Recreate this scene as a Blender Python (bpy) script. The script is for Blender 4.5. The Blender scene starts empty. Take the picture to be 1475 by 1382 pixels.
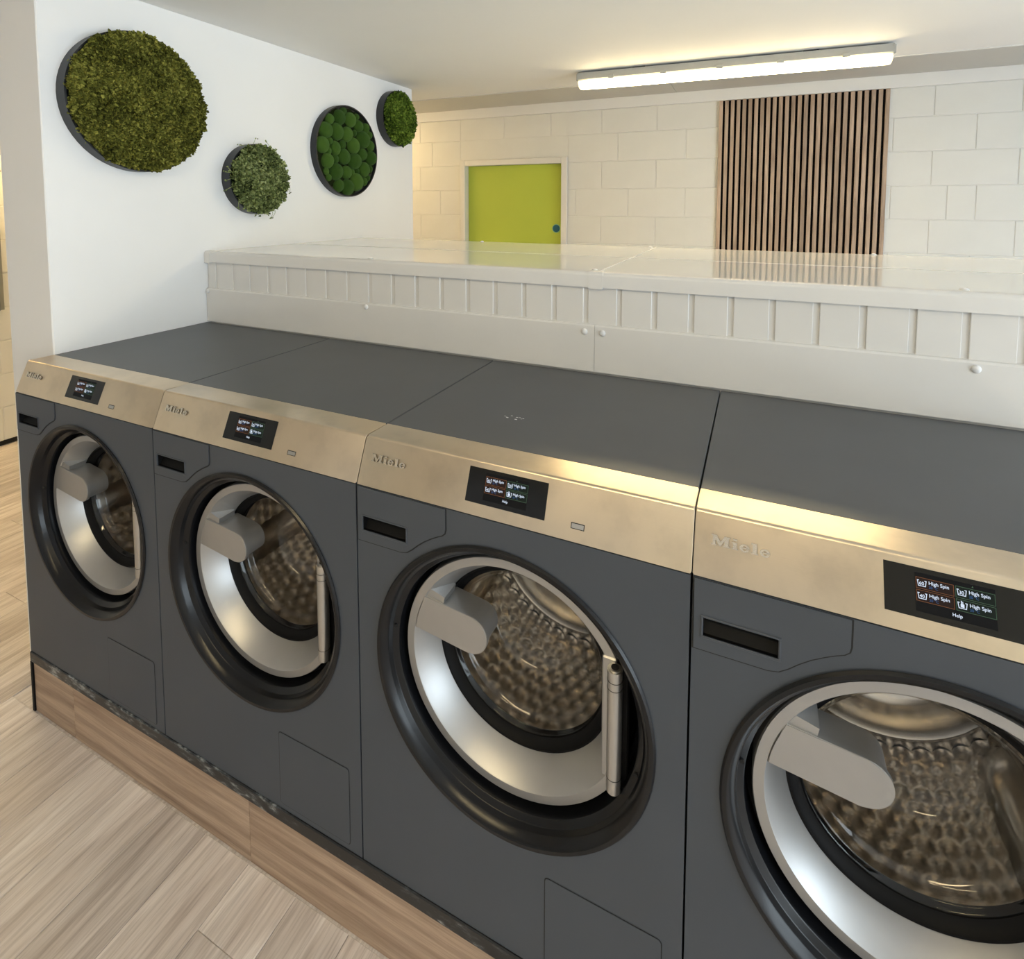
import bpy, bmesh, math, random
import numpy as np
from mathutils import Vector, Matrix
random.seed(7)
S = bpy.context.scene
COL = S.collection

# ------------------------------------------------------------------ camera
ZB = 0.181                      # machine base (top of the plinth) above the floor
F, CX, CY = 793.6, 724.7, 345.2
YAW, PIT = 0.4358, 0.0662
CAM = Vector((1.8734, -0.7922, 1.29 + ZB))
cd = bpy.data.cameras.new('camera'); cam = bpy.data.objects.new('camera', cd); COL.objects.link(cam)
cd.sensor_fit = 'HORIZONTAL'; cd.sensor_width = 36.0; cd.lens = F / 1475 * 36.0
cd.shift_x = (737.5 - CX) / 1475; cd.shift_y = (CY - 691.0) / 1475
cd.clip_start = 0.02
cam.location = CAM
cam.rotation_euler = (math.pi / 2 - PIT, 0, YAW)
S.camera = cam

# ------------------------------------------------------------------ world, daylight, exposure
w = bpy.data.worlds.new('world'); S.world = w; w.use_nodes = True
bg = w.node_tree.nodes['Background']; bg.inputs[0].default_value = (0.75, 0.87, 1, 1); bg.inputs[1].default_value = 0.35

def area(name, loc, rot, sx, sy, power, col):
    l = bpy.data.lights.new(name, 'AREA'); l.shape = 'RECTANGLE'; l.size = sx; l.size_y = sy
    l.energy = power; l.color = col
    o = bpy.data.objects.new(name, l); COL.objects.link(o); o.location = loc; o.rotation_euler = rot
    return o
# daylight entering through the big window of the right wall; an added warm fill shines in from behind the camera
area('daylight_right_window', (5.62, -0.6, 1.08), (0, math.radians(90), 0), 1.9, 4.4, 150, (0.80, 0.92, 1.0))
area('warm_front_fill', (0.6, -3.72, 1.20), (math.radians(90), 0, 0), 3.4, 1.5, 4.0, (1.0, 0.86, 0.68))
S.view_settings.view_transform = 'Standard'
S.view_settings.look = 'None'
S.view_settings.gamma = 1.0
S.view_settings.use_curve_mapping = False
S.view_settings.exposure = 0.12
LAMP = 29.0                     # emission strength of the fluorescent diffusers

# ------------------------------------------------------------------ materials
def srgb(r, g, b):
    f = lambda c: (c / 255 / 12.92) if c / 255 <= .04045 else ((c / 255 + .055) / 1.055) ** 2.4
    return (f(r), f(g), f(b), 1)

class NT:
    def __init__(s, name):
        s.m = bpy.data.materials.new(name); s.m.use_nodes = True
        s.t = s.m.node_tree; s.b = s.t.nodes['Principled BSDF']; s.out = s.t.nodes['Material Output']
    def n(s, typ, **kw):
        x = s.t.nodes.new(typ)
        for k, v in kw.items():
            if k.startswith('i_'):
                x.inputs[k[2:].replace('_', ' ')].default_value = v
            else: setattr(x, k, v)
        return x
    def l(s, a, b): s.t.links.new(a, b)
    def coords(s, kind='Object', scale=(1, 1, 1)):
        tc = s.n('ShaderNodeTexCoord'); mp = s.n('ShaderNodeMapping'); mp.inputs['Scale'].default_value = scale
        s.l(tc.outputs[kind], mp.inputs[0]); return mp.outputs[0]
    def noise(s, vec, scale, detail=4, rough=.55):
        x = s.n('ShaderNodeTexNoise'); x.inputs['Scale'].default_value = scale
        x.inputs['Detail'].default_value = detail; x.inputs['Roughness'].default_value = rough
        s.l(vec, x.inputs['Vector']); return x.outputs['Fac']
    def ramp(s, fac, stops):
        x = s.n('ShaderNodeValToRGB'); e = x.color_ramp.elements
        while len(e) < len(stops): e.new(.5)
        for i, (p, c) in enumerate(stops):
            e[i].position = p; e[i].color = c if len(c) == 4 else (*c, 1)
        s.l(fac, x.inputs[0]); return x.outputs[0]
    def bump(s, h, strength=.2, dist=.002):
        x = s.n('ShaderNodeBump'); x.inputs['Strength'].default_value = strength; x.inputs['Distance'].default_value = dist
        s.l(h, x.inputs['Height']); s.l(x.outputs[0], s.b.inputs['Normal'])

def pmat(name, col, rough=.5, metal=0, spec=.5, coat=0, var=0, vscale=6, bump=0, bscale=150, bdist=.001):
    a = NT(name); b = a.b
    b.inputs['Roughness'].default_value = rough; b.inputs['Metallic'].default_value = metal
    b.inputs['Specular IOR Level'].default_value = spec
    b.inputs['Coat Weight'].default_value = coat; b.inputs['Coat Roughness'].default_value = .05
    b.inputs['Base Color'].default_value = col
    if var or bump: vec = a.coords()
    if var:
        f = a.noise(vec, vscale)
        lo = tuple(c * (1 - var) for c in col[:3]); hi = tuple(min(1, c * (1 + var)) for c in col[:3])
        a.l(a.ramp(f, [(.3, lo), (.7, hi)]), b.inputs['Base Color'])
    if bump: a.bump(a.noise(vec, bscale, 3), bump, bdist)
    return a.m

M = {}
M['white_wall'] = pmat('white_painted_plaster', (.87, .88, .89, 1), .6, var=.02, vscale=2, bump=.12, bscale=90)
M['end_wall'] = M['white_wall']
M['block'] = pmat('white_painted_block', (.80, .80, .77, 1), .55, var=.025, vscale=3, bump=.35, bscale=110, bdist=.0015)
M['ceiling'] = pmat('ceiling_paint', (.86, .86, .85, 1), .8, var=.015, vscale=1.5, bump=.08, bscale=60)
M['ceiling_grey'] = pmat('raised_ceiling_shade', (.60, .60, .58, 1), .8, var=.015, vscale=1.5)  # greyer than the low ceiling: its dimmer light is put into the colour
M['pvc'] = pmat('white_gloss_pvc', (.74, .73, .71, 1), .16, spec=.5, var=.015, vscale=8)
M['pvc_top'] = pmat('white_polished_pvc_sheet', (.86, .86, .83, 1), .02, spec=.6)
M['body'] = pmat('anthracite_enamel', (.058, .068, .085, 1), .45, spec=.35, var=.04, vscale=5, bump=.05, bscale=600)
M['lid'] = pmat('anthracite_lid', (.074, .081, .091, 1), .38, spec=.4, var=.05, vscale=7)
M['gap'] = pmat('black_gap', (.006, .006, .006, 1), .7)
M['black_gloss'] = pmat('black_gloss_plastic', (.005, .0055, .007, 1), .24, spec=.32, var=.2, vscale=12)
M['black_matt'] = pmat('black_rubber', (.004, .004, .0045, 1), .55, spec=.14)
M['screen_black'] = pmat('display_glass', (.004, .004, .004, 1), .12, spec=.4)
M['silver'] = pmat('silver_lacquer', (.42, .42, .42, 1), .38, metal=.75, var=.03, vscale=20, bump=.04, bscale=700)
M['hinge'] = pmat('brushed_hinge_metal', (.50, .49, .47, 1), .30, metal=.9)
M['frame_black'] = pmat('black_dish', (.012, .013, .015, 1), .4)
M['door_green'] = pmat('lime_green_laminate', srgb(186, 204, 78), .45, var=.03, vscale=2)
M['door_frame'] = pmat('white_gloss_frame', (.80, .79, .76, 1), .3)
M['disc_teal'] = pmat('blue_disc_print', srgb(12, 92, 120), .4)
M['disc_rim'] = pmat('pale_disc_rim', srgb(130, 190, 170), .4)
M['felt'] = pmat('black_felt', (.006, .005, .005, 1), .95, spec=.1)
M['lamp_grey'] = pmat('lamp_housing_grey', (.40, .40, .38, 1), .45)
M['white_print'] = pmat('white_plastic', (.8, .8, .8, 1), .4)
M['grey_box'] = pmat('grey_plastic', srgb(140, 142, 136), .45, var=.04, vscale=9)
M['plaster_dark'] = pmat('front_wall_paint', (.72, .66, .55, 1), .7, var=.02, vscale=1)

def steel(name, col, rough, sx):
    a = NT(name); b = a.b; b.inputs['Metallic'].default_value = 1.0
    v = a.coords('Object', (sx, 90, 90)); f = a.noise(v, 6, 3)
    v2 = a.coords('Object'); g = a.noise(v2, 9, 5, .6)
    c = a.ramp(g, [(.28, tuple(x * .84 for x in col)), (.5, col), (.75, tuple(min(1, x * 1.05) for x in col))])
    a.l(c, b.inputs['Base Color'])
    mr = a.n('ShaderNodeMapRange'); mr.inputs['To Min'].default_value = rough - .05; mr.inputs['To Max'].default_value = rough + .09
    a.l(g, mr.inputs['Value']); a.l(mr.outputs[0], b.inputs['Roughness'])
    a.bump(f, .10, .0006)
    return a.m
M['steel'] = steel('brushed_stainless', (.70, .59, .445), .29, 3)
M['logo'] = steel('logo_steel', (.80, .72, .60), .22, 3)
M['logo_side_shade'] = pmat('logo_flank_shade', (.10, .08, .055, 1), .5)  # dark flanks and paler letter faces paint in the relief's shading
M['drum'] = pmat('drum_stainless', (.86, .81, .74, 1), .25, metal=1.0, var=.12, vscale=14)

def glass_mat():
    a = NT('door_glass'); t = a.t
    t.nodes.remove(a.b)
    tr = a.n('ShaderNodeBsdfTransparent'); tr.inputs[0].default_value = (.96, .95, .93, 1)
    gl = a.n('ShaderNodeBsdfGlossy'); gl.inputs['Roughness'].default_value = .03
    fr = a.n('ShaderNodeFresnel'); fr.inputs[0].default_value = 1.5
    mx = a.n('ShaderNodeMixShader'); a.l(fr.outputs[0], mx.inputs[0]); a.l(tr.outputs[0], mx.inputs[1]); a.l(gl.outputs[0], mx.inputs[2])
    a.l(mx.outputs[0], a.out.inputs[0]); return a.m
M['glass'] = glass_mat()

def emit(name, col, st):
    a = NT(name); a.b.inputs['Base Color'].default_value = (.006, .006, .006, 1); a.b.inputs['Specular IOR Level'].default_value = .08
    a.b.inputs['Emission Color'].default_value = col; a.b.inputs['Emission Strength'].default_value = st
    return a.m
M['e_white'] = emit('screen_white', (.75, .85, 1, 1), .9)
M['e_blue'] = emit('screen_blue', (.10, .25, .6, 1), .35)
M['e_brown'] = emit('screen_orange_line', (.75, .30, .12, 1), .30)
M['e_green'] = emit('screen_green_line', (.30, .55, .32, 1), .25)
M['e_dark'] = emit('screen_backlight', (.03, .035, .05, 1), .06)
M['e_tbrown'] = emit('screen_tile_brown', (.16, .07, .05, 1), .10)
M['e_tgreen'] = emit('screen_tile_green', (.04, .09, .06, 1), .10)

def lamp_mat(name, tint):
    a = NT(name); b = a.b
    b.inputs['Base Color'].default_value = (.8, .78, .6, 1); b.inputs['Roughness'].default_value = .3
    tc = a.n('ShaderNodeTexCoord'); sp = a.n('ShaderNodeSeparateXYZ'); a.l(tc.outputs['Object'], sp.inputs[0])
    ab = a.n('ShaderNodeMath', operation='ABSOLUTE'); a.l(sp.outputs[0], ab.inputs[0])
    mr = a.n('ShaderNodeMapRange'); mr.inputs['From Min'].default_value = .60; mr.inputs['From Max'].default_value = .665
    mr.inputs['To Min'].default_value = 1; mr.inputs['To Max'].default_value = .07
    a.l(ab.outputs[0], mr.inputs['Value'])
    mz = a.n('ShaderNodeMapRange'); mz.inputs['From Min'].default_value = -.058; mz.inputs['From Max'].default_value = -.066
    mz.inputs['To Min'].default_value = .03; mz.inputs['To Max'].default_value = 1; a.l(sp.outputs[2], mz.inputs['Value'])
    mq = a.n('ShaderNodeMath', operation='MULTIPLY'); a.l(mr.outputs[0], mq.inputs[0]); a.l(mz.outputs[0], mq.inputs[1])
    mr = mq
    mu = a.n('ShaderNodeMath', operation='MULTIPLY'); mu.inputs[1].default_value = LAMP; a.l(mr.outputs[0], mu.inputs[0])
    b.inputs['Emission Color'].default_value = tint; a.l(mu.outputs[0], b.inputs['Emission Strength'])
    return a.m
M['lamp_lit'] = lamp_mat('lit_diffuser', (1, .79, .44, 1))
M['lamp_warm'] = lamp_mat('lit_warm_diffuser', (1, .70, .31, 1))

def wood(name, c1, c2, c3, axis, per=True, rough=.45):
    a = NT(name); b = a.b; b.inputs['Roughness'].default_value = rough
    geo = a.n('ShaderNodeNewGeometry'); oi = a.n('ShaderNodeObjectInfo')
    mul = a.n('ShaderNodeVectorMath', operation='SCALE'); mul.inputs['Scale'].default_value = 37.0
    cmb = a.n('ShaderNodeCombineXYZ')
    for i in range(3): a.l(oi.outputs['Random'], cmb.inputs[i])
    a.l(cmb.outputs[0], mul.inputs[0])
    add = a.n('ShaderNodeVectorMath', operation='ADD'); a.l(geo.outputs['Position'], add.inputs[0]); a.l(mul.outputs[0], add.inputs[1])
    def mapped(sc):
        mp = a.n('ShaderNodeMapping'); mp.inputs['Scale'].default_value = sc; a.l(add.outputs[0], mp.inputs[0]); return mp.outputs[0]
    long_, across = 1.0, 14.0
    sc = [across] * 3; sc[axis] = long_
    v = mapped(sc); f1 = a.noise(v, 3.2, 6, .62)
    sc2 = [60.0] * 3; sc2[axis] = 2.2
    f2 = a.noise(mapped(sc2), 4.0, 3, .6)
    sc3 = [7.0] * 3; sc3[axis] = .9
    wv = a.n('ShaderNodeTexWave', wave_type='RINGS'); wv.inputs['Scale'].default_value = 1.6; wv.inputs['Distortion'].default_value = 5.0
    wv.inputs['Detail'].default_value = 2; wv.inputs['Detail Scale'].default_value = 1.2
    a.l(mapped(sc3), wv.inputs['Vector'])
    col = a.ramp(f1, [(.30, c1), (.5, c2), (.72, c3)])
    m1 = a.n('ShaderNodeMix', data_type='RGBA', blend_type='MULTIPLY'); m1.inputs[0].default_value = .40
    a.l(col, m1.inputs[6]); a.l(a.ramp(f2, [(.36, (.55, .52, .50)), (.55, (1, 1, 1))]), m1.inputs[7])
    m2 = a.n('ShaderNodeMix', data_type='RGBA', blend_type='MULTIPLY'); m2.inputs[0].default_value = .45
    a.l(m1.outputs[2], m2.inputs[6]); a.l(a.ramp(wv.outputs['Fac'], [(.25, (.6, .56, .53)), (.6, (1, 1, 1))]), m2.inputs[7])
    hsv = a.n('ShaderNodeHueSaturation'); mr = a.n('ShaderNodeMapRange'); mr.inputs['To Min'].default_value = .86; mr.inputs['To Max'].default_value = 1.1
    a.l(oi.outputs['Random'], mr.inputs['Value']); a.l(mr.outputs[0], hsv.inputs['Value']); a.l(m2.outputs[2], hsv.inputs['Color'])
    a.l(hsv.outputs[0], b.inputs['Base Color'])
    a.bump(f2, .12, .0008)
    return a.m
M['floor'] = wood('oak_vinyl_floor', (.60, .52, .47), (.80, .72, .665), (.92, .86, .82), 1)
M['plinth_wood'] = wood('oak_vinyl_plinth', (.30, .20, .14), (.43, .31, .22), (.52, .39, .29), 0)
M['slat'] = wood('oak_slat_veneer', (.42, .30, .215), (.54, .40, .295), (.66, .51, .40), 2, rough=.55)

def scuff():
    a = NT('scuffed_black_trim'); b = a.b; b.inputs['Roughness'].default_value = .35
    v = a.coords('Object', (1, 1, 3)); f = a.noise(v, 22, 6, .7); g = a.noise(v, 5, 3)
    m = a.n('ShaderNodeMath', operation='MULTIPLY'); a.l(f, m.inputs[0]); a.l(g, m.inputs[1])
    a.l(a.ramp(m.outputs[0], [(.26, (.008, .009, .011)), (.31, (.04, .045, .05)), (.38, (.30, .32, .32))]), b.inputs['Base Color'])
    return a.m
M['scuff'] = scuff()

def moss(name, cols, rough=.9):
    a = NT(name); b = a.b; b.inputs['Roughness'].default_value = rough; b.inputs['Specular IOR Level'].default_value = .15
    g = a.n('ShaderNodeNewGeometry'); v = a.coords('Object'); f = a.noise(v, 13, 4, .6)
    m = a.n('ShaderNodeMath', operation='MULTIPLY_ADD'); a.l(g.outputs['Random Per Island'], m.inputs[0]); m.inputs[1].default_value = .45
    a.l(f, m.inputs[2])
    s = a.n('ShaderNodeMath', operation='SUBTRACT'); a.l(m.outputs[0], s.inputs[0]); s.inputs[1].default_value = .22
    a.l(a.ramp(s.outputs[0], [(.25, cols[0]), (.5, cols[1]), (.78, cols[2])]), b.inputs['Base Color'])
    return a.m
M['moss_olive'] = moss('olive_reindeer_moss', [(.055, .058, .010), (.16, .165, .028), (.33, .32, .07)])
M['moss_leaf'] = moss('small_leaf_foliage', [(.055, .075, .022), (.20, .25, .085), (.40, .45, .20)])
M['moss_bright'] = moss('bright_clump_moss', [(.035, .065, .008), (.12, .20, .022), (.26, .36, .06)])
M['moss_dark'] = pmat('moss_underlay', (.010, .016, .004, 1), .95, spec=.1)
def cushion():
    a = NT('velvet_cushion_moss'); b = a.b; b.inputs['Roughness'].default_value = .95; b.inputs['Specular IOR Level'].default_value = .1
    v = a.coords('Object'); f = a.noise(v, 160, 3, .7); oi = a.n('ShaderNodeObjectInfo')
    m = a.n('ShaderNodeMath', operation='MULTIPLY_ADD'); a.l(oi.outputs['Random'], m.inputs[0]); m.inputs[1].default_value = .3; a.l(f, m.inputs[2])
    a.l(a.ramp(m.outputs[0], [(.3, (.010, .030, .005)), (.6, (.030, .075, .010)), (.9, (.07, .14, .022))]), b.inputs['Base Color'])
    b.inputs['Sheen Weight'].default_value = .35; b.inputs['Sheen Tint'].default_value = (.3, .5, .2, 1)
    a.bump(f, .8, .002); return a.m
M['cushion'] = cushion()

# ------------------------------------------------------------------ mesh helpers
def link(name, me, mat=None, parent=None, loc=(0, 0, 0), rot=(0, 0, 0)):
    o = bpy.data.objects.new(name, me); COL.objects.link(o)
    if mat is not None and me is not None and not me.materials:
        me.materials.append(M[mat] if isinstance(mat, str) else mat)
    o.parent = parent; o.location = loc; o.rotation_euler = rot
    return o
def empty(name, loc=(0, 0, 0), rot=(0, 0, 0)):
    o = bpy.data.objects.new(name, None); COL.objects.link(o); o.location = loc; o.rotation_euler = rot
    o.empty_display_size = .1
    return o
def tag(o, label=None, cat=None, group=None, kind=None):
    if label: o['label'] = label
    if cat: o['category'] = cat
    if group: o['group'] = group
    if kind: o['kind'] = kind
    return o
def me_from(bm, name, smooth=None):
    me = bpy.data.meshes.new(name); bmesh.ops.recalc_face_normals(bm, faces=bm.faces[:])
    bm.to_mesh(me); bm.free()
    if smooth is not None:
        for p in me.polygons: p.use_smooth = True
        me.set_sharp_from_angle(angle=math.radians(smooth))
    return me
def box_bm(x0, x1, y0, y1, z0, z1, bev=0, seg=1, bm=None):
    own = bm is None
    if own: bm = bmesh.new()
    r = bmesh.ops.create_cube(bm, size=1, matrix=Matrix.Translation(((x0 + x1) / 2, (y0 + y1) / 2, (z0 + z1) / 2)) @ Matrix.Diagonal((x1 - x0, y1 - y0, z1 - z0, 1)))
    if bev:
        es = list({e for v in r['verts'] for e in v.link_edges})
        bmesh.ops.bevel(bm, geom=es, offset=bev, segments=seg, affect='EDGES')
    return bm
def box(name, x0, x1, y0, y1, z0, z1, mat, parent=None, bev=0, seg=1):
    return link(name, me_from(box_bm(x0, x1, y0, y1, z0, z1, bev, seg), name, 40 if seg > 1 else None), mat, parent)
def lathe_y(prof, n=72, cx=0, cz=0, clampx=None, closed=False):
    """profile of (r, y) turned round an axis parallel to y"""
    bm = bmesh.new(); rings = []
    for r, y in prof:
        ring = []
        for i in range(n):
            a = 2 * math.pi * i / n
            x = r * math.cos(a)
            if clampx is not None: x = min(x, clampx)
            ring.append(bm.verts.new((cx + x, y, cz + r * math.sin(a))))
        rings.append(ring)
    m = len(rings)
    for k in range(m if closed else m - 1):
        A, B = rings[k], rings[(k + 1) % m]
        for i in range(n):
            bm.faces.new((A[i], A[(i + 1) % n], B[(i + 1) % n], B[i]))
    return bm
def prism(poly, y0, y1, bm=None, bev=0):
    """polygon in (x, z) extruded along y"""
    own = bm if bm is not None else bmesh.new()
    f = [own.verts.new((x, y0, z)) for x, z in poly]; b = [own.verts.new((x, y1, z)) for x, z in poly]
    ff = own.faces.new(f); own.faces.new(b[::-1])
    n = len(poly)
    for i in range(n): own.faces.new((f[i], b[i], b[(i + 1) % n], f[(i + 1) % n]))
    if bev: bmesh.ops.bevel(own, geom=list(ff.edges), offset=bev, segments=2, affect='EDGES')
    return own
def extrude_x(prof, x0, x1, bm=None):
    """closed profile of (y, z) extruded along x"""
    own = bm if bm is not None else bmesh.new()
    a = [own.verts.new((x0, y, z)) for y, z in prof]; b = [own.verts.new((x1, y, z)) for y, z in prof]
    own.faces.new(a); own.faces.new(b[::-1]); n = len(prof)
    for i in range(n): own.faces.new((a[i], b[i], b[(i + 1) % n], a[(i + 1) % n]))
    return own
def plate(loops, y, depth=0, bm=None):
    """flat plate in the xz plane with holes (first loop outside), optional inward returns of the holes"""
    own = bm if bm is not None else bmesh.new(); es = []; rims = []
    for lp in loops:
        vs = [own.verts.new((x, y, z)) for x, z in lp]; rims.append(vs)
        for i in range(len(vs)): es.append(own.edges.new((vs[i], vs[(i + 1) % len(vs)])))
    bmesh.ops.triangle_fill(own, use_beauty=True, use_dissolve=False, edges=es)
    return own, rims
def cyl_bm(r, z0, z1, n=20, bm=None, x=0, y=0, bev=0):
    own = bm if bm is not None else bmesh.new()
    res = bmesh.ops.create_cone(own, cap_ends=True, segments=n, radius1=r, radius2=r, depth=z1 - z0, matrix=Matrix.Translation((x, y, (z0 + z1) / 2)))
    if bev:
        es = [e for e in {e for v in res['verts'] for e in v.link_edges} if len(e.link_faces) == 2 and any(len(f.verts) > 4 for f in e.link_faces)]
        bmesh.ops.bevel(own, geom=es, offset=bev, segments=2, affect='EDGES')
    return own

# ------------------------------------------------------------------ the setting
XL, XR, YF, YW = -2.26, 5.5, -3.6, 3.75
ZC, ZU = 1.957 + ZB, 2.15 + ZB
YS = 2.28                                   # where the low ceiling steps up
fl = box('floor', XL - .2, XR + .2, YF - .2, YW + .2, -.10, -.004, 'floor'); tag(fl, kind='structure')
PW = .1415
pm = {}
for i in range(-22, 15):
    x0 = .88 + i * PW - PW
    off = random.choice([0, .31, .57, .83, 1.02, .2])
    j = 0; y = -1.33 + off * 1.0 - 1.2
    if x0 > -.1: y = -2.44 + random.uniform(-1.0, -.5)
    if i == 1: y = -.127 - 1.22 - 1.22
    while y < 1.9:
        y1 = y + 1.22
        cx = x0 + PW / 2; 
        vis = y1 > -1.0 and not (x0 > .05 and y > .02) and y < 1.6 and x0 + PW > XL + .01 and (y < .02)
        if x0 < .05: vis = y1 > -1.0 and y < 1.5 and x0 > XL
        if vis:
            ya, yb = max(y, -2.0), y1
            if x0 > -.12: yb = min(yb, -.003)
            if yb - ya > .03:
                key = round(yb - ya, 3)
                if key not in pm:
                    pm[key] = me_from(box_bm(.0006, PW - .0006, .0006, key - .0006, -.004, 0, .0006), 'plank')
                link('plank', pm[key], 'floor', fl, (x0, ya, 0))
        y = y1

tag(box('wall_partition', -.235, 0, .0965, 1.962, 0, ZC, 'white_wall', bev=.003), kind='structure')
bm = bmesh.new()
for (x0, x1, z0, z1) in [(XL - .2, XR + .2, 0, .42), (XL - .2, -1.12, .42, 1.98), (2.32, XR + .2, .42, 1.98), (XL - .2, XR + .2, 1.98, ZC + .2)]:
    box_bm(x0, x1, YF - .1, YF, z0, z1, bm=bm)
tag(link('wall_front', me_from(bm, 'wall_front'), 'plaster_dark'), kind='structure')
ws = empty('added_window', (.6, YF - .05, .42)); tag(ws, kind='structure')  # added window, out of view, lets the warm fill light in
for x in (-1.69, -.57, .57, 1.69): box('window_frame', x - .03, x + .03, -.03, .03, 0, 1.56, 'door_frame', ws)
for z in (.03, 1.53): box('window_frame', -1.72, 1.72, -.03, .03, z - .03, z + .03, 'door_frame', ws)
# right wall with a wide window opening
bm = bmesh.new()
for (y0, y1, z0, z1) in [(YF, YW, 0, .10), (YF, -2.8, .10, 2.05), (1.6, YW, .10, 2.05), (YF, YW, 2.05, 2.5)]:
    box_bm(XR, XR + .1, y0, y1, z0, z1, bm=bm)
tag(link('wall_right', me_from(bm, 'wall_right'), 'white_wall'), kind='structure')
wf = empty('window_1', (XR + .05, -.6, .10)); tag(wf, kind='structure')
for y in (-2.17, -.72, .73, 2.17): box('window_frame', -.03, .03, y - .03, y + .03, 0, 1.95, 'door_frame', wf)
for z in (.03, 1.92): box('window_frame', -.03, .03, -2.2, 2.2, z - .03, z + .03, 'door_frame', wf)
tag(box('ceiling', XL - .2, XR + .2, YF - .2, YS, ZC, ZC + .22, 'ceiling'), kind='structure')
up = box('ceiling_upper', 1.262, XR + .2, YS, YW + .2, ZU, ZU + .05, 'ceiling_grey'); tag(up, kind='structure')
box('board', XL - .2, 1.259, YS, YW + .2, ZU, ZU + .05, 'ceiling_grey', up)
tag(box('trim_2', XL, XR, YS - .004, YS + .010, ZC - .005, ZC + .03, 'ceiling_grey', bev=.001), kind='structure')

# back wall: block courses with recessed joints
DX0, DX1, DZT = -.677, .370, 1.684 + ZB      # outer edge of the door frame
bm = bmesh.new()
for a in ((XL - .2, DX0 + .03, 0, ZU), (DX1 - .03, XR + .1, 0, ZU), (DX0 + .03, DX1 - .03, DZT - .03, ZU)):
    box_bm(a[0], a[1], YW + .0045, YW + .2, a[2], a[3], bm=bm)
wb = link('wall_back', me_from(bm, 'wall_back'), 'block'); tag(wb, kind='structure')
bmesh_cache = {}
def block_mesh(L, H, axis):
    k = (round(L, 3), round(H, 3), axis)
    if k not in bmesh_cache:
        g = .0022
        if axis == 'x': b = box_bm(g, L - g, 0, .0125, g, H - g, .0025)
        else: b = box_bm(-.0125, 0, g, L - g, g, H - g, .003)
        bmesh_cache[k] = me_from(b, 'block')
    return bmesh_cache[k]
BL, BH, Z0 = .447, .229, .949 + ZB - .229 * 4
ZTOP = 2.063 + ZB
for r in range(0, 10):
    za = Z0 + r * BH; zb = min(za + BH, ZTOP)
    if zb - za < .02: continue
    if r < 3: continue
    xs = .662 if r % 2 == 0 else .441
    cuts = [xs + BL * k for k in range(-7, 12)]
    if r == 5: cuts = [c for c in cuts if c < 2.9] + [2.987, 3.139] + [3.139 + BL * k for k in range(1, 6)]
    if r == 7: cuts = [c - .09 if c < 1 else c for c in cuts]
    for a, b in zip(cuts[:-1], cuts[1:]):
        if a > 4.6 or b < -2.2: continue
        segs = [(a, b)]
        if za < DZT - .02:                    # leave the doorway free
            segs = []
            if a < DX0: segs.append((a, min(b, DX0)))
            if b > DX1: segs.append((max(a, DX1), b))
        for s0, s1 in segs:
            if s1 - s0 < .03: continue
            link('block', block_mesh(s1 - s0, zb - za, 'x'), 'block', wb, (s0, YW, za))
tag(box('trim_1', XL, XR, YW - .02, YW + .02, ZTOP, ZU, 'ceiling', bev=.002), kind='structure')

# left block wall of the passage
wl = box('wall_left', XL - .2, XL - .0045, YF, YW, .03, ZU, 'block'); tag(wl, kind='structure')
for r in range(0, 11):
    za = .02 + .006 + r * .204
    for k in range(0, 5):
        y0 = .05 + k * .42 - (.21 if r % 2 else 0)
        link('block', block_mesh(.42, min(.204, ZC - za), 'y'), 'block', wl, (XL, y0, za))
tag(box('baseboard_left', XL - .02, XL - .004, YF, YW, 0, .024, 'gap'), kind='structure')
tag(box('wall_panel', XL, XL + .05, .66, .915, .62 + ZB, 1.19 + ZB, 'grey_box', bev=.03, seg=3),
    'grey rounded plastic box fixed on the cream block wall at far left', 'wall box')

# green door in the back wall
d = empty('door_1', (0, YW, 0)); tag(d, kind='structure')
FW = .052
for nm, a in (('door_frame', (DX0, DX0 + FW, -.026, .004, 0, DZT)), ('door_frame', (DX1 - FW, DX1, -.026, .004, 0, DZT)), ('door_frame', (DX0 + FW, DX1 - FW, -.026, .004, DZT - FW, DZT))):
    box(nm, *a, 'door_frame', d, .004)
for a in ((DX0 + .031, DX0 + FW - .004, .004, .12, 0, DZT - .031), (DX1 - FW + .004, DX1 - .031, .004, .12, 0, DZT - .031), (DX0 + FW - .004, DX1 - FW + .004, .004, .12, DZT - FW + .004, DZT - .031)):
    box('door_lining', *a, 'door_frame', d)
leaf = box('door_leaf', DX0 + FW - .001, DX1 - FW + .001, .055, .095, .01, DZT - FW + .001, 'door_green', d)
def disc(name, x, z, r, y0, y1, mat, parent):
    bm = bmesh.new(); bmesh.ops.create_cone(bm, cap_ends=True, segments=28, radius1=r, radius2=r, depth=y1 - y0,
        matrix=Matrix.Translation((x, (y0 + y1) / 2, z)) @ Matrix.Rotation(math.pi / 2, 4, 'X'))
    return link(name, me_from(bm, name, 30), mat, parent)
sg = empty('door_sign', (.250, YW + .051, 1.066 + ZB)); tag(sg, 'small round blue disc sign on the lime green door', 'sign')
disc('rim', 0, 0, .038, .0015, .004, 'disc_rim', sg); disc('face', 0, 0, .032, .0005, .0015, 'disc_teal', sg)

# oak slat panel on the back wall
sp = empty('slat_wall_panel', (1.573, YW, .10)); tag(sp, 'tall oak slat acoustic panel on black felt backing on the back wall', 'wall panel')
H = ZTOP - .10 - .002
box('felt_backing', 0, 1.077, -.008, 0, 0, H, 'felt', sp)
sm = me_from(box_bm(0, .0248, -.022, -.008, 0, H, .001), 'slat')
for k in range(27): link('slat', sm, 'slat', sp, (k * .0404, 0, 0))

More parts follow.
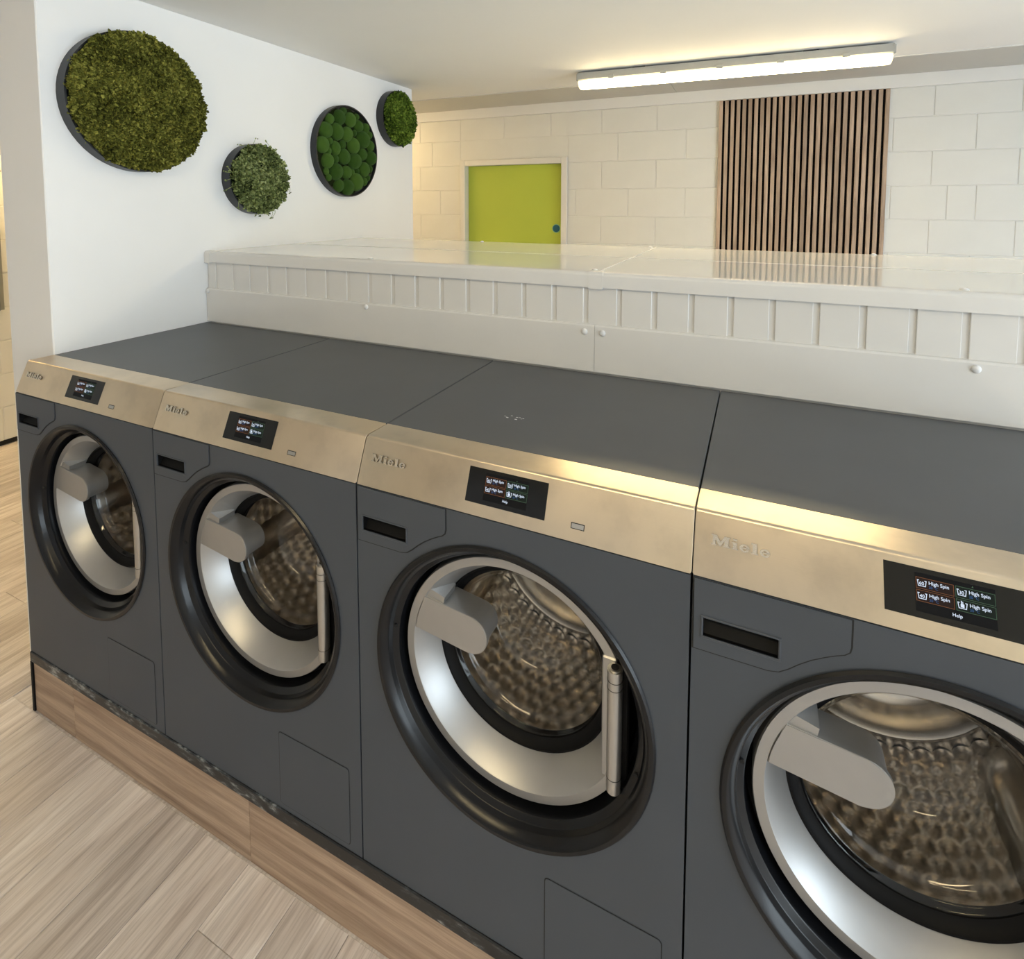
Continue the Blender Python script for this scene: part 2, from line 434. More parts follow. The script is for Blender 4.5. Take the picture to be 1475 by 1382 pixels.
# ------------------------------------------------------------------ ceiling lamp
def make_lamp(loc, rz, label, lit='lamp_lit'):
    t = empty('fluorescent_lamp', loc, (0, 0, rz)); L = .672
    box('mounting_clip', -.40, -.34, -.03, .03, -.010, 0, 'gap', t); box('mounting_clip', .34, .40, -.03, .03, -.010, 0, 'gap', t)
    bm = extrude_x([(-.046, -.010), (.046, -.010), (.052, -.048), (-.052, -.048)], -L, L)
    link('housing', me_from(bm, 'housing'), 'lamp_grey', t)
    box('gasket', -L - .001, L + .001, -.0535, .0535, -.052, -.048, 'lamp_grey', t)
    pr = [(-.050, -.052)] + [(-.050 * math.cos(a), -.052 - .050 * math.sin(a) ** .6) for a in [math.pi * i / 14 for i in range(1, 14)]] + [(.050, -.052)]
    bm = extrude_x(pr, -L + .004, L - .004)
    me = me_from(bm, 'diffuser', 50); link('diffuser', me, lit, t)
    for x in (-.50, -.25, 0, .25, .50):
        for s in (-1, 1): box('clip', x - .014, x + .014, s * .0555 - .003, s * .0555 + .003, -.062, -.040, 'lamp_grey', t, .001)
    for s in (-1, 1): box('end_cap', s * L - .006, s * L + .006, -.05, .05, -.062, -.012, 'lamp_grey', t, .004, 2)
    t.scale = (1, 1, .82); tag(t, label, 'lamp'); return t
make_lamp((1.685, 2.015, ZC), math.radians(1.9), 'lit fluorescent batten lamp on the ceiling above the white boxing')
make_lamp((1.45, -1.25, ZC), 0, 'lit fluorescent batten lamp on the ceiling in front of the machines')
make_lamp((-1.90, .75, ZC), math.radians(90), 'lit fluorescent batten lamp on the ceiling of the left passage', 'lamp_warm')
make_lamp((-1.55, 2.95, ZU), math.radians(90), 'added unseen batten lamp on the raised ceiling, warming the wall by the green door', 'lamp_warm')  # added lamp, hidden by the partition, to warm the back wall's left part

# ------------------------------------------------------------------ plinth
p = empty('plinth', (0, 0, 0)); tag(p, 'wood-clad plinth with scuffed black edge trim under the machines', 'plinth')
PX1 = 2.40
box('core', .004, PX1, .008, .58, 0, ZB - .002, 'gap', p)
for a, b in ((.010, .205), (.206, .881), (.882, 1.557), (1.558, PX1)):
    box('board', a, b, .001, .008, .0, ZB - .030, 'plinth_wood', p, .0006)
box('edge_trim', .0, PX1, -.003, .012, ZB - .030, ZB, 'scuff', p, .002)
box('corner_trim', -.001, .010, -.003, .010, 0, ZB - .030, 'black_matt', p, .001)

# ------------------------------------------------------------------ washing machine (local frame: x to the right, y inward, z up from the base)
W = .6
CXD, CZD = .300, .461
RB = .256
ZA, Y1, ZT, Y2, D = .7641, .0329, .8445, .0960, .590
TL = math.hypot(Y1, ZT - ZA); DV = Vector((0, Y1 / TL, (ZT - ZA) / TL)); NV = Vector((0, -DV.z, DV.y))
def onpanel(u, v, wv=0): return Vector((u, 0, ZA)) + DV * v + NV * wv

def machine():
    t = empty('washing_machine')
    g = .0016
    # cabinet: open-fronted shell
    bm = bmesh.new()
    box_bm(g, .012, .004, D, 0, ZA, bm=bm); box_bm(W - .012, W - g, .004, D, 0, ZA, bm=bm)
    box_bm(.012, W - .012, D - .01, D, 0, ZA, bm=bm); box_bm(.012, W - .012, .004, D - .01, 0, .01, bm=bm)
    box_bm(.012, W - .012, .034, D - .01, ZA, ZT - .028, bm=bm)
    link('cabinet', me_from(bm, 'cabinet'), 'body', t)
    # front panel with the door opening and the grip recess of the drawer
    N = 96
    circ = [(CXD + (RB - .004) * math.cos(2 * math.pi * i / N), CZD + (RB - .004) * math.sin(2 * math.pi * i / N)) for i in range(N)]
    rec = [(.017, .680), (.112, .680), (.112, .706), (.017, .706)]
    out = [(g, .001), (W - g, .001), (W - g, ZA - .002), (g, ZA - .002)]
    bm, rims = plate([out, circ, rec], 0)
    vs = rims[0]; back = [bm.verts.new((v.co.x, .006, v.co.z)) for v in vs]
    for i in range(4): bm.faces.new((vs[i], back[i], back[(i + 1) % 4], vs[(i + 1) % 4]))
    link('front_panel', me_from(bm, 'front_panel'), 'body', t)
    # detergent drawer: proud plate with real grip recess, over a thin shadow gap
    poly = [(.0045, .658), (.100, .659), (.113, .662)]
    poly += [(.124, .670), (.136, .681), (.150, .692), (.166, .702), (.178, .7085)]
    poly += [(.187, .7125), (.1925, .7175), (.194, .7245), (.194, ZA - .003), (.004, ZA - .003)]
    grow = []; n_ = len(poly)
    for i in range(n_):
        p0, p1, p2 = Vector(poly[i - 1]), Vector(poly[i]), Vector(poly[(i + 1) % n_])
        n1 = Vector(((p1 - p0).y, -(p1 - p0).x)).normalized(); n2 = Vector(((p2 - p1).y, -(p2 - p1).x)).normalized()
        m_ = (n1 + n2).normalized(); q = p1 + m_ * (.0024 / max(.5, m_.dot(n1)))
        grow.append((max(q.x, g), min(q.y, ZA - .0025)))
    rec2 = [(.0155, .6785), (.1135, .6785), (.1135, .7075), (.0155, .7075)]
    bm, _ = plate([grow, rec2], -.0002)
    dg = me_from(bm, 'shadow_gap')
    bm, rims = plate([poly, rec], -.0018)
    for lp in rims:
        b2 = [bm.verts.new((v.co.x, 0.0, v.co.z)) for v in lp]; n = len(lp)
        for i in range(n): bm.faces.new((lp[i], b2[i], b2[(i + 1) % n], lp[(i + 1) % n]))
    dr = link('detergent_drawer', me_from(bm, 'detergent_drawer'), 'body', t)
    link('shadow_gap', dg, 'gap', dr)
    bm = bmesh.new()
    q = [(.017, .680), (.112, .680), (.112, .706), (.017, .706)]
    f = [bm.verts.new((x, -.0018, z)) for x, z in q]
    b = [bm.verts.new((x, yy, z)) for (x, z), yy in zip(q, (.004, .004, .022, .022))]
    bm.faces.new(b)
    for i in range(4): bm.faces.new((f[i], b[i], b[(i + 1) % 4], f[(i + 1) % 4]))
    link('grip_recess', me_from(bm, 'grip_recess'), 'black_matt', dr)
    bm = bmesh.new()
    for (x0, x1, z0, z1) in ((.0135, .1155, .7065, .7095), (.0135, .1155, .6765, .6795), (.0135, .0165, .6795, .7065), (.1125, .1155, .6795, .7065)):
        box_bm(x0, x1, -.0032, -.0016, z0, z1, .0006, bm=bm)
    link('grip_rim', me_from(bm, 'grip_rim'), 'body', dr)
    # service flap at the lower right
    def rr(x0, x1, z0, z1, r, n=4):
        o = []
        for cx, cz, a0 in ((x1 - r, z1 - r, 0), (x0 + r, z1 - r, 90), (x0 + r, z0 + r, 180), (x1 - r, z0 + r, 270)):
            for i in range(n + 1):
                a = math.radians(a0 + 90 * i / n); o.append((cx + r * math.cos(a), cz + r * math.sin(a)))
        return o
    sf = link('service_flap', me_from(prism(rr(.3815, .5685, .014, .1740, .006), -.0009, 0), 'service_flap'), 'body', t)
    bm, _ = plate([rr(.380, .570, .0125, .1755, .007), rr(.383, .567, .0155, .1725, .005)], -.0003)
    link('shadow_gap', me_from(bm, 'shadow_gap'), 'gap', sf)
    # stainless fascia wrapping over the front edge
    pr = [(0, ZA), ]
    rc = .004
    for k in range(0, 6):
        a = k / 5
        p0 = Vector((Y1, ZT)) - Vector((DV.y, DV.z)) * rc; p1 = Vector((Y1, ZT)); p2 = Vector((Y1 + rc, ZT))
        q = p0 * (1 - a) ** 2 + p1 * 2 * a * (1 - a) + p2 * a * a; pr.append((q.x, q.y))
    pr += [(Y2 - .0005, ZT), (Y2 - .0005, ZT - .02), (.02, ZA)]
    fb = extrude_x(pr, .0008, W - .0008)
    bmesh.ops.bevel(fb, geom=[e for f in fb.faces if len(f.verts) > 4 for e in f.edges], offset=.0016, segments=1, affect='EDGES')
    fa = link('fascia', me_from(fb, 'fascia', 30), 'steel', t)
    box('fascia_gap', .003, W - .003, .0025, .02, ZA - .003, ZA + .001, 'gap', fa)
    # lid
    lid_bm = box_bm(.0012, W - .0012, Y2 + .0006, D + .003, ZT - .03, ZT - .0004, .0012)
    link('lid', me_from(lid_bm, 'lid'), 'lid', t)
    # embossed logo lettering
    bm = bmesh.new()
    def lp(pts, h=.0022):
        a = [bm.verts.new(onpanel(u, v, h)) for u, v in pts]; b = [bm.verts.new(onpanel(u, v, -.0002)) for u, v in pts]
        bm.faces.new(a); n = len(pts)
        for i in range(n): bm.faces.new((a[i], b[i], b[(i + 1) % n], a[(i + 1) % n])).material_index = 1
    U0, V0, K = .0235, .0445, .0135
    def L(pts, ox): lp([(U0 + (ox + x) * K, V0 + y * K) for x, y in pts])
    def R(x0, x1, y0, y1, ox): L([(x0, y0), (x1, y0), (x1, y1), (x0, y1)], ox)
    # M
    L([(0, 0), (.55, 0), (.55, .13), (.42, .13), (.42, .60), (.80, 0), (.95, 0), (1.30, .60), (1.30, .13), (1.15, .13), (1.15, 0), (1.85, 0), (1.85, .13), (1.70, .13), (1.70, .87), (1.85, .87), (1.85, 1), (1.30, 1), (.93, .42), (.55, 1), (0, 1), (0, .87), (.15, .87), (.15, .13), (0, .13)], 0)
    # i
    L([(0, 0), (.62, 0), (.62, .12), (.50, .12), (.50, .70), (0, .70), (0, .58), (.13, .58), (.13, .12), (0, .12)], 2.0)
    R(.12, .50, .82, 1.0, 2.0)
    def e_(ox):
        cx, cy, ra, rb, ri, rj = .48, .35, .48, .37, .19, .23
        n = 22; A = [math.radians(4 + (338 - 4) * i / n) for i in range(n + 1)]
        for i in range(n):
            a, b = A[i], A[i + 1]
            L([(cx + ra * math.cos(a), cy + rb * math.sin(a)), (cx + ra * math.cos(b), cy + rb * math.sin(b)),
               (cx + ri * math.cos(b), cy + rj * math.sin(b)), (cx + ri * math.cos(a), cy + rj * math.sin(a))], ox)
        R(.20, .955, .30, .41, ox)
    e_(2.75)
    L([(0, 0), (.66, 0), (.66, .12), (.52, .12), (.52, 1), (0, 1), (0, .88), (.14, .88), (.14, .12), (0, .12)], 3.85)
    e_(4.65)
    me = me_from(bm, 'logo'); me.materials.append(M['logo']); me.materials.append(M['logo_side_shade']); lg = link('logo', me, None, fa); lg['label'] = 'raised Miele lettering'
    # display
    def qp(u0, u1, v0, v1, h, mat, bm2):
        f = bm2.faces.new([bm2.verts.new(onpanel(u, v, h)) for u, v in ((u0, v0), (u1, v0), (u1, v1), (u0, v1))]); f.material_index = mat
    bm = bmesh.new()
    a = [onpanel(u, v, .0008) for u, v in ((.229, .0193), (.374, .0193), (.374, .0752), (.229, .0752))]
    b = [onpanel(u, v, -.001) for u, v in ((.229, .0193), (.374, .0193), (.374, .0752), (.229, .0752))]
    va = [bm.verts.new(q) for q in a]; vb = [bm.verts.new(q) for q in b]; bm.faces.new(va)
    for i in range(4): bm.faces.new((va[i], vb[i], vb[(i + 1) % 4], va[(i + 1) % 4]))
    ds = link('display', me_from(bm, 'display'), 'screen_black', t); ds['label'] = 'black glass touch display with four programme tiles'
    bm = bmesh.new()
    qp(.2615, .3405, .0265, .0695, .0009, 0, bm)
    tiles = [(.2625, .3005, .0520, .0645, 1, 3), (.2625, .3005, .0380, .0505, 1, 3), (.3020, .3400, .0520, .0645, 2, 4), (.3020, .3400, .0380, .0505, 2, 4)]
    for u0, u1, v0, v1, mi, li in tiles:
        qp(u0, u1, v0, v1, .0010, mi, bm); e = .0004
        for s in ((u0, u1, v0, v0 + e), (u0, u1, v1 - e, v1), (u0, u0 + e, v0, v1), (u1 - e, u1, v0, v1)): qp(*s, .0011, li, bm)
        # wash-tub symbol
        x, y = u0 + .0012, v0 + .0028; tw, th = .0098, .0068; k = .0008
        qp(x + .0012, x + tw - .0012, y, y + k, .0012, 5, bm)
        for sgn in (0, 1):
            xx = x + (tw - k if sgn else 0); xb = x + (tw - k - .001 if sgn else .001)
            f = bm.faces.new([bm.verts.new(onpanel(*q, .0012)) for q in ((xb, y), (xb + k, y), (xx + k, y + th), (xx, y + th))]); f.material_index = 5
        qp(x, x + .0022, y + th - k, y + th, .0012, 5, bm); qp(x + tw - .0022, x + tw, y + th - k, y + th, .0012, 5, bm)
    # hand of the fourth symbol
    u0, v0 = .3020, .0380
    qp(u0 + .0042, u0 + .0078, v0 + .0042, v0 + .0078, .0013, 5, bm); qp(u0 + .0046, u0 + .0056, v0 + .0078, v0 + .0112, .0013, 5, bm)
    qp(u0 + .0060, u0 + .0068, v0 + .0078, v0 + .0105, .0013, 5, bm)
    f = bm.faces.new([bm.verts.new(onpanel(*q, .0012)) for q in ((.318, .0662), (.3198, .0662), (.3189, .0682))]); f.material_index = 4
    me = bpy.data.meshes.new('screen_print'); bm.to_mesh(me); bm.free()
    for k in ('e_dark', 'e_tbrown', 'e_tgreen', 'e_brown', 'e_green', 'e_white'): me.materials.append(M[k])
    link('screen_print', me, None, ds)
    def text(s, u, v, size, mat):
        c = bpy.data.curves.new('t', 'FONT'); c.body = s; c.size = size; c.offset = size * .012
        o = bpy.data.objects.new('t', c); COL.objects.link(o)
        dg_ = bpy.context.evaluated_depsgraph_get(); me_ = bpy.data.meshes.new_from_object(o.evaluated_get(dg_))
        bpy.data.objects.remove(o); bpy.data.curves.remove(c)
        for vv in me_.vertices: vv.co = onpanel(u + vv.co.x, v + vv.co.y, .00125)
        me_.materials.clear(); link('screen_text', me_, mat, ds)
    for (u0, u1, v0, v1, mi, li), num in zip(tiles, ('60', '40', '30', '')):
        text('High Spin', u0 + .0128, v0 + .0064, .0054, 'e_white')
        text('20 °C', u0 + .0128, v0 + .0022, .0040, 'e_blue')
        if num: text(num, u0 + .0032, v0 + .0044, .0052, 'e_white')
    text('Help', .2975, .0305, .0052, 'e_white')
    # optical port
    bm = bmesh.new()
    for (u0, u1, v0, v1) in ((.418, .440, .0262, .0275), (.418, .440, .0185, .0195), (.418, .4192, .0195, .0262), (.4388, .440, .0195, .0262)):
        qp(u0, u1, v0, v1, .0006, 0, bm)
    po = link('optical_port', me_from(bm, 'optical_port'), 'gap', t)
    bm = bmesh.new(); qp(.4192, .4388, .0195, .0262, .0004, 0, bm); link('port_window', me_from(bm, 'port_window'), 'hinge', po)

    # ---- door: everything is a turned part round the door axis
    bz = lathe_y([(RB - .006, .03), (RB - .003, .003), (RB, -.002), (RB - .003, -.0055), (RB - .009, -.0055), (RB - .015, -.001), (.2375, .0065), (.2360, .0085), (.2352, .0175), (.2340, .0190), (.2262, .0235), (.2250, .0250), (.2240, .0450), (.2235, .060), (.216, .064), (.2155, .10)], 96, CXD, CZD)
    bo = link('door_bezel', me_from(bz, 'door_bezel', 35), 'black_gloss', t)
    for ang in (172, -15):
        a = math.radians(ang); disc('screw_hole', CXD + .2302 * math.cos(a), CZD + .2302 * math.sin(a), .0032, .0190, .0225, 'gap', bo)
    XH = .186                                   # the ring is cut off straight at the hinge
    ring = [(.2145, .075), (.2145, .039), (.2130, .0362), (.1985, .0360), (.1970, .0375), (.1700, .0840), (.1690, .0865), (.1690, .095)]
    link('door_ring', me_from(lathe_y(ring, 96, CXD, CZD, clampx=XH), 'door_ring', 25), 'silver', t)
    gk = [(.1700, .0850), (.1665, .0850), (.1645, .0890), (.1560, .0965), (.1530, .0975), (.1520, .102), (.1520, .112)]
    link('door_gasket', me_from(lathe_y(gk, 80, CXD, CZD), 'door_gasket', 35), 'black_matt', t)
    gp = [(.1522, .099), (.1500, .0970), (.1480, .0985), (.1470, .104), (.1450, .1055), (.1430, .1045), (.1400, .112), (.1370, .118), (.1335, .120), (.1310, .128), (.1260, .160), (.1190, .185), (.1060, .200), (.080, .209), (.045, .213), (.001, .214)]
    link('door_glass', me_from(lathe_y(gp, 80, CXD, CZD), 'door_glass', 60), 'glass', t)
    # tub seal and drum with its honeycomb wall
    sl = [(.153, .108), (.200, .116), (.236, .122)]
    link('tub_seal', me_from(lathe_y(sl, 64, CXD, CZD), 'tub_seal', 50), 'black_matt', t)
    R0, YA, YB = .236, .122, .44
    bm = bmesh.new(); na, ny = 176, 44; hexr = 2 * math.pi * R0 / 44 / math.sqrt(3)
    def hexh(s, y):
        best = 9
        dx = hexr * math.sqrt(3); dy = hexr * 1.5
        r0 = round(y / dy)
        for rr_ in (r0 - 1, r0, r0 + 1):
            ox = (dx / 2) if rr_ % 2 else 0
            kx = round((s - ox) / dx); best = min(best, math.hypot(s - (kx * dx + ox), y - rr_ * dy))
        q = best / (hexr * .95); return -.008 * max(0, 1 - q * q)
    grid = []
    for j in range(ny + 1):
        y = YA + (YB - YA) * j / ny; row = []
        for i in range(na):
            a = 2 * math.pi * i / na; r = R0 + hexh(a * R0, y)
            row.append(bm.verts.new((CXD + r * math.cos(a), y, CZD + r * math.sin(a))))
        grid.append(row)
    for j in range(ny):
        for i in range(na): bm.faces.new((grid[j][i], grid[j][(i + 1) % na], grid[j + 1][(i + 1) % na], grid[j + 1][i]))
    dm = link('drum', me_from(bm, 'drum', 80), 'drum', t)
    rb = [(.206, .124), (.210, .129), (.218, .127), (.228, .132), (R0, .136)]
    link('drum_rim', me_from(lathe_y(rb, 64, CXD, CZD), 'drum_rim', 60), 'drum', dm)
    bk = [(r, y - .08) for r, y in ((R0, .52), (.220, .525), (.205, .512), (.19, .522), (.15, .518), (.135, .505), (.12, .518), (.06, .515), (.05, .50), (.001, .498))]
    link('drum_back', me_from(lathe_y(bk, 64, CXD, CZD), 'drum_back', 60), 'drum', dm)
    for k in range(3):
        a0 = math.radians(80 + 120 * k); bm = bmesh.new(); rows = []
        for j in range(9):
            y = .15 + .27 * j / 8; e = math.sin(math.pi * min(1, max(.02, j / 8))) ** .4
            row = []
            for i in range(7):
                s = (i - 3) / 3; h = .032 * e * max(0, 1 - s * s) ** .7
                a = a0 + s * .19; r = R0 - h
                row.append(bm.verts.new((CXD + r * math.cos(a), y, CZD + r * math.sin(a))))
            rows.append(row)
        for j in range(8):
            for i in range(6): bm.faces.new((rows[j][i], rows[j][i + 1], rows[j + 1][i + 1], rows[j + 1][i]))
        link('drum_paddle', me_from(bm, 'drum_paddle', 80), 'drum', dm)
    # handle: a rounded tongue across the ring, with a grip body behind its face plate
    def tongue(inset, xl0, xl1):
        ecx, ecz, er = .2215, .5145, .0345 - inset
        tilt = math.radians(-6.5)
        pts = []
        for i in range(15):
            a = tilt + math.pi / 2 - math.pi * i / 14
            pts.append((ecx + er * math.cos(a), ecz + er * math.sin(a)))
        pts.append((xl0, .4915 + inset)); pts.append((xl1, .5605 - inset))
        return pts
    arc = tongue(0, .1055, .1275)
    arc = arc[:-2] + [(.1055, .4915)] + [(CXD + .1965 * math.cos(math.radians(a)), CZD + .1965 * math.sin(math.radians(a))) for a in (166, 161, 156)] + [(.1262, .5590)]
    hd = link('door_handle', me_from(prism(arc, .0352, .0440, bev=.0012), 'door_handle', 30), 'silver', t)
    link('grip_body', me_from(prism(tongue(.004, .112, .132), .0440, .0900), 'grip_body', 30), 'silver', hd)
    q = [(.1215, .5615), (.1600, .5575), (.1560, .5680), (.1350, .5760)]
    link('handle_root', me_from(prism([(.120, .556), (.165, .552), (.168, .566), (.1385, .574)], .0385, .0800), 'handle_root'), 'silver', hd)
    # hinge
    hx, hy = .4865, .027
    bm = cyl_bm(.0118, .352, .560, 24, x=hx, y=hy, bev=.0025)
    hg = link('hinge', me_from(bm, 'hinge', 40), 'hinge', t)
    link('hinge_band', me_from(cyl_bm(.0122, .5405, .5412, 24, x=hx, y=hy), 'hinge_band'), 'gap', hg)
    link('hinge_band', me_from(cyl_bm(.0122, .5275, .5282, 24, x=hx, y=hy), 'hinge_band'), 'gap', hg)
    link('hinge_band', me_from(cyl_bm(.0122, .3780, .3786, 24, x=hx, y=hy), 'hinge_band'), 'gap', hg)
    link('hinge_socket', me_from(cyl_bm(.0062, .5600, .5606, 16, x=hx, y=hy), 'hinge_socket'), 'gap', hg)
    box('hinge_plate', .464, .487, .034, .055, .362, .566, 'silver', hg, .002)
    box('hinge_shadow_plate', .4865, .506, .0395, .050, .345, .575, 'black_matt', hg, .002)
    return t

def copy_tree(o, parent=None):
    c = o.copy(); COL.objects.link(c); c.parent = parent
    for ch in [x for x in bpy.data.objects if x.parent == o]: copy_tree(ch, c)
    return c
proto = machine()
labels = ['anthracite washing machine standing against the white partition wall, leftmost of the row',
          'anthracite washing machine second from the white partition wall',
          'anthracite washing machine third from the white partition wall, with small white marks on its lid',
          'anthracite washing machine farthest from the white partition wall, cut off by the right picture edge']
for k in range(4):
    o = proto if k == 0 else copy_tree(proto)
    o.location = (k * W, 0, ZB)
    tag(o, labels[k], 'washing machine', 'washing machines in a row on the plinth')
    if k == 2:
        bm = bmesh.new()
        for i in range(9):
            x, y, r = .22 + random.uniform(-.022, .022), .232 + random.uniform(-.008, .008), random.uniform(.0015, .0042)
            vs = [bm.verts.new((x + r * math.cos(a) * random.uniform(.6, 1.4), y + r * .6 * math.sin(a), ZT - .0002)) for a in [i2 * math.pi / 3 for i2 in range(6)]]
            bm.faces.new(vs)
        link('paint_flecks', me_from(bm, 'paint_flecks'), 'white_print', o)

# ------------------------------------------------------------------ white PVC boxing behind the machines
bx = empty('service_boxing', (0, .596, 0)); tag(bx, 'long white glossy PVC boxing running behind the washing machines', 'boxing')
ZBT = 1.110 + ZB; X1 = 3.0; DB = .905; XJ = 1.495
box('core', .004, X1, .0105, DB - .004, 0, ZBT - .008, 'pvc', bx)
for a, b in ((.002, XJ - .0006), (XJ + .0012, X1)):
    for c, e in ((.006, .4285), (.430, DB)):
        box('top_sheet', a, b, c, e, ZBT - .008, ZBT, 'pvc_top', bx, .0008)
for i in range(-1, 34):
    x0 = .0575 + .0883 * i; x1 = x0 + .0755
    x0 = max(x0, .003); x1 = min(x1, X1)
    if x1 - x0 > .01: box('cladding_plank', x0, x1, .0065, .012, .955 + ZB, 1.075 + ZB, 'pvc', bx, .0012)
for a, b in ((.002, XJ - .0045), (XJ - .0037, X1)):
    bm = extrude_x([(-.0015, .848 + ZB), (-.0015, .968 + ZB), (.001, .9725 + ZB), (.0115, .9745 + ZB), (.0115, .848 + ZB)], a, b)
    link('fascia_board', me_from(bm, 'fascia_board'), 'pvc', bx)
bp = [(-.005, 1.071 + ZB), (-.005, 1.101 + ZB)]
for i in range(1, 6):
    a = math.pi / 2 * i / 5; bp.append((-.005 + .0105 * (1 - math.cos(a)), 1.101 + ZB + .0105 * math.sin(a)))
bp += [(.020, 1.1118 + ZB), (.020, 1.1095 + ZB), (.004, 1.1090 + ZB), (.004, 1.071 + ZB)]
for a, b in ((.030, 1.4735), (1.5115, X1)):
    link('edge_trim', me_from(extrude_x(bp, a, b), 'edge_trim', 40), 'pvc', bx)
jp = [(y - .0012 if y < .003 else y + .004, z + .0012 if z > 1.09 + ZB else z - .003) for y, z in bp]
link('trim_joint', me_from(extrude_x(jp, 1.4735, 1.5115), 'trim_joint', 40), 'pvc', bx)
link('trim_joint', me_from(extrude_x(jp, .0015, .030), 'trim_joint', 40), 'pvc', bx)
box('joint_strip', .004, X1, .4278, .4308, ZBT - .0005, ZBT + .0010, 'door_frame', bx)
box('joint_strip', XJ - .002, XJ + .002, .02, DB, ZBT - .0005, ZBT + .0012, 'door_frame', bx)
capm = bmesh.new(); bmesh.ops.create_uvsphere(capm, u_segments=14, v_segments=8, radius=.0085)
for v in capm.verts: v.co.z *= .55
capm = me_from(capm, 'screw_cap', 60)
for x, z in ((.010, .961), (.748, .961), (1.464, .953), (1.512, .953), (2.276, .957)):
    link('screw_cap', capm, 'white_print', bx, (x, -.003, z + ZB), (math.pi / 2, 0, 0))
for x, y in ((.74, .035), (1.480, .035), (2.26, .035), (.71, .88), (1.475, .88), (2.235, .88)):
    link('screw_cap', capm, 'white_print', bx, (x, y, ZBT + .0012))

# ------------------------------------------------------------------ moss pictures on the partition wall
rng = np.random.default_rng(3)
def dish(name, y, z, R_, dep, label):
    t = empty(name, (0, y, z + ZB)); tag(t, label, 'moss picture', 'round moss pictures on the white wall')
    bm = bmesh.new(); n = 64; rings = []
    for r, x in ((R_ - .02, .0), (R_, .0), (R_, dep), (R_ - .006, dep), (R_ - .008, dep - .012), (.001, dep - .014)):
        rings.append([bm.verts.new((x, r * math.cos(2 * math.pi * i / n), r * math.sin(2 * math.pi * i / n))) for i in range(n)])
    for A, B in zip(rings[:-1], rings[1:]):
        for i in range(n): bm.faces.new((A[i], A[(i + 1) % n], B[(i + 1) % n], B[i]))
    link('dish', me_from(bm, 'dish', 35), 'frame_black', t)
    return t
def flakes(n, R_, x0, dome, size, edge=1.0, spread=.012, tri=3, flat=.0, wob=.02, lump=.006):
    """n little crumpled sprigs scattered over a shallow dome, built as one mesh"""
    V, Fc = [], []
    for _ in range(n):
        r = R_ * edge * math.sqrt(rng.random()); a = rng.random() * 2 * math.pi
        r *= 1 + wob * (.5 * math.sin(9 * a + 1) + .5 * math.sin(17 * a))
        yy, zz = r * math.cos(a), r * math.sin(a)
        h = x0 + dome * (1 - min(1, r / (R_ * edge)) ** 2) + rng.random() * spread + lump * (math.sin(yy * 95 + 2 * math.sin(zz * 60)) * math.sin(zz * 110 + 1.5 * math.sin(yy * 70)))
        c = np.array([h, yy, zz])
        for k in range(tri):
            d1 = rng.normal(size=3); d1[0] = abs(d1[0]) * (1 - flat) + .1; d1 /= np.linalg.norm(d1)
            d2 = rng.normal(size=3); d2 -= d1 * (d2 @ d1); d2 /= np.linalg.norm(d2)
            s = size * (.6 + .8 * rng.random()); b = len(V)
            V += [c - d2 * s * .35, c + d1 * s * .55 - d2 * s * .45 , c + d1 * s + 0 * d2, c + d1 * s * .55 + d2 * s * .45]
            Fc.append((b, b + 1, b + 2, b + 3))
    me = bpy.data.meshes.new('moss'); me.from_pydata([tuple(v) for v in V], [], Fc); me.update()
    return me
def bed(R_, x0, dome, bumpy):
    bm = bmesh.new(); rings = []
    for j in range(14):
        q = j / 13; r = R_ * (1 - q) + .0005
        rings.append([bm.verts.new((x0 + dome * (1 - (r / R_) ** 2) + rng.normal() * bumpy, r * math.cos(2 * math.pi * i / 48), r * math.sin(2 * math.pi * i / 48))) for i in range(48)])
    for A, B in zip(rings[:-1], rings[1:]):
        for i in range(48): bm.faces.new((A[i], A[(i + 1) % 48], B[(i + 1) % 48], B[i]))
    return me_from(bm, 'moss_bed')
# 1 large olive reindeer moss
t = dish('moss_picture', .360, 1.615, .223, .042, 'largest round moss picture, olive green crumbly moss in a black dish')
link('moss_bed', bed(.208, .034, .016, .003), 'moss_dark', t)
tag(link('moss', flakes(17000, .212, .036, .020, .0100, 1.02, .016, 3, wob=.022, lump=.009), 'moss_olive', t), kind='stuff')
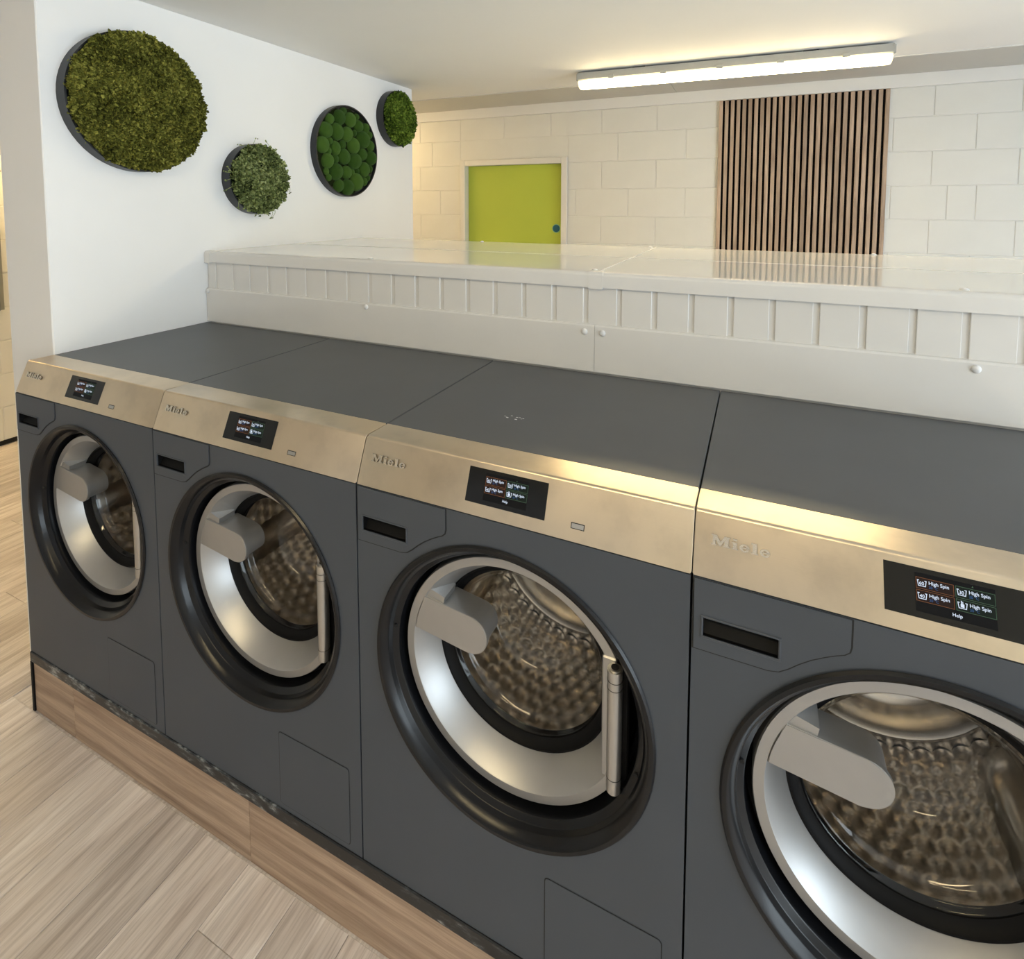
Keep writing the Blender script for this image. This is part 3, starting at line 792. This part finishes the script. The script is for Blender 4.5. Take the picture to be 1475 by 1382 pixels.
# 2 small leafy
t = dish('moss_picture', .815, 1.386, .140, .045, 'smallest round plant picture, pale leafy sprigs straying over its black dish')
link('moss_bed', bed(.128, .036, .014, .003), 'moss_dark', t)
tag(link('foliage', flakes(4200, .130, .042, .024, .0105, 1.04, .018, 2, wob=.03), 'moss_leaf', t), kind='stuff')
for k in range(16):
    a = random.uniform(0, 2 * math.pi); bm = bmesh.new(); pts = []
    r0 = .125; r1 = r0 + random.uniform(.02, .045); bend = random.uniform(-.25, .25)
    for j in range(6):
        q = j / 5; r = r0 + (r1 - r0) * q; aa = a + bend * q * q
        pts.append(Vector((.045 + .012 * math.sin(q * 3), r * math.cos(aa), r * math.sin(aa))))
    for p0, p1 in zip(pts[:-1], pts[1:]):
        dq = (p1 - p0); L_ = dq.length
        bmesh.ops.create_cone(bm, cap_ends=False, segments=4, radius1=.0009, radius2=.0008, depth=L_, matrix=Matrix.Translation((p0 + p1) / 2) @ dq.to_track_quat('Z', 'Y').to_matrix().to_4x4())
    for s in (-1, 1, 0):
        c = pts[-1] + Vector((random.uniform(-.003, .006), s * .004, random.uniform(-.004, .004)))
        bm.faces.new([bm.verts.new(c + Vector(v)) for v in ((0, -.004, 0), (.002, 0, .003), (0, .004, 0), (-.001, 0, -.003))])
    link('sprig', me_from(bm, 'sprig'), 'moss_leaf', t)
# 3 velvet cushion moss
t = dish('moss_picture', 1.362, 1.543, .222, .034, 'round moss picture of dark velvety moss cushions in a black dish')
cm = bmesh.new(); bmesh.ops.create_icosphere(cm, subdivisions=3, radius=1.0)
for v in cm.verts:
    if v.co.x < -.2: v.co.x = -.2
cm = me_from(cm, 'moss_cushion', 180)
link('moss_bed', bed(.212, .022, .004, .001), 'moss_dark', t)
pts = []
for rad, tries in ((.047, 60), (.040, 250), (.033, 900), (.026, 2500), (.019, 5000)):
    for _ in range(tries):
        r = (.211 - rad * .8) * math.sqrt(rng.random()); a = rng.random() * 2 * math.pi
        y, z = r * math.cos(a), r * math.sin(a); rr_ = rad * (.9 + .2 * rng.random())
        if rad == .047 and len(pts) >= 5: break
        if all(math.hypot(y - q[0], z - q[1]) > (rr_ + q[2]) * .84 for q in pts): pts.append((y, z, rr_))
for y, z, r in pts:
    o = link('moss_cushion', cm, 'cushion', t, (.024, y, z), (random.uniform(-3, 3), 0, 0)); o.scale = (r * .80, r * random.uniform(.92, 1.08), r * random.uniform(.92, 1.1))
# 4 bright clumps near the wall end
t = dish('moss_picture', 1.775, 1.757, .152, .045, 'round moss picture of bright green clumps at the far end of the wall')
link('moss_bed', bed(.140, .040, .012, .003), 'moss_dark', t)
tag(link('moss', flakes(4200, .144, .040, .022, .012, 1.0, .014, 2), 'moss_bright', t), kind='stuff')
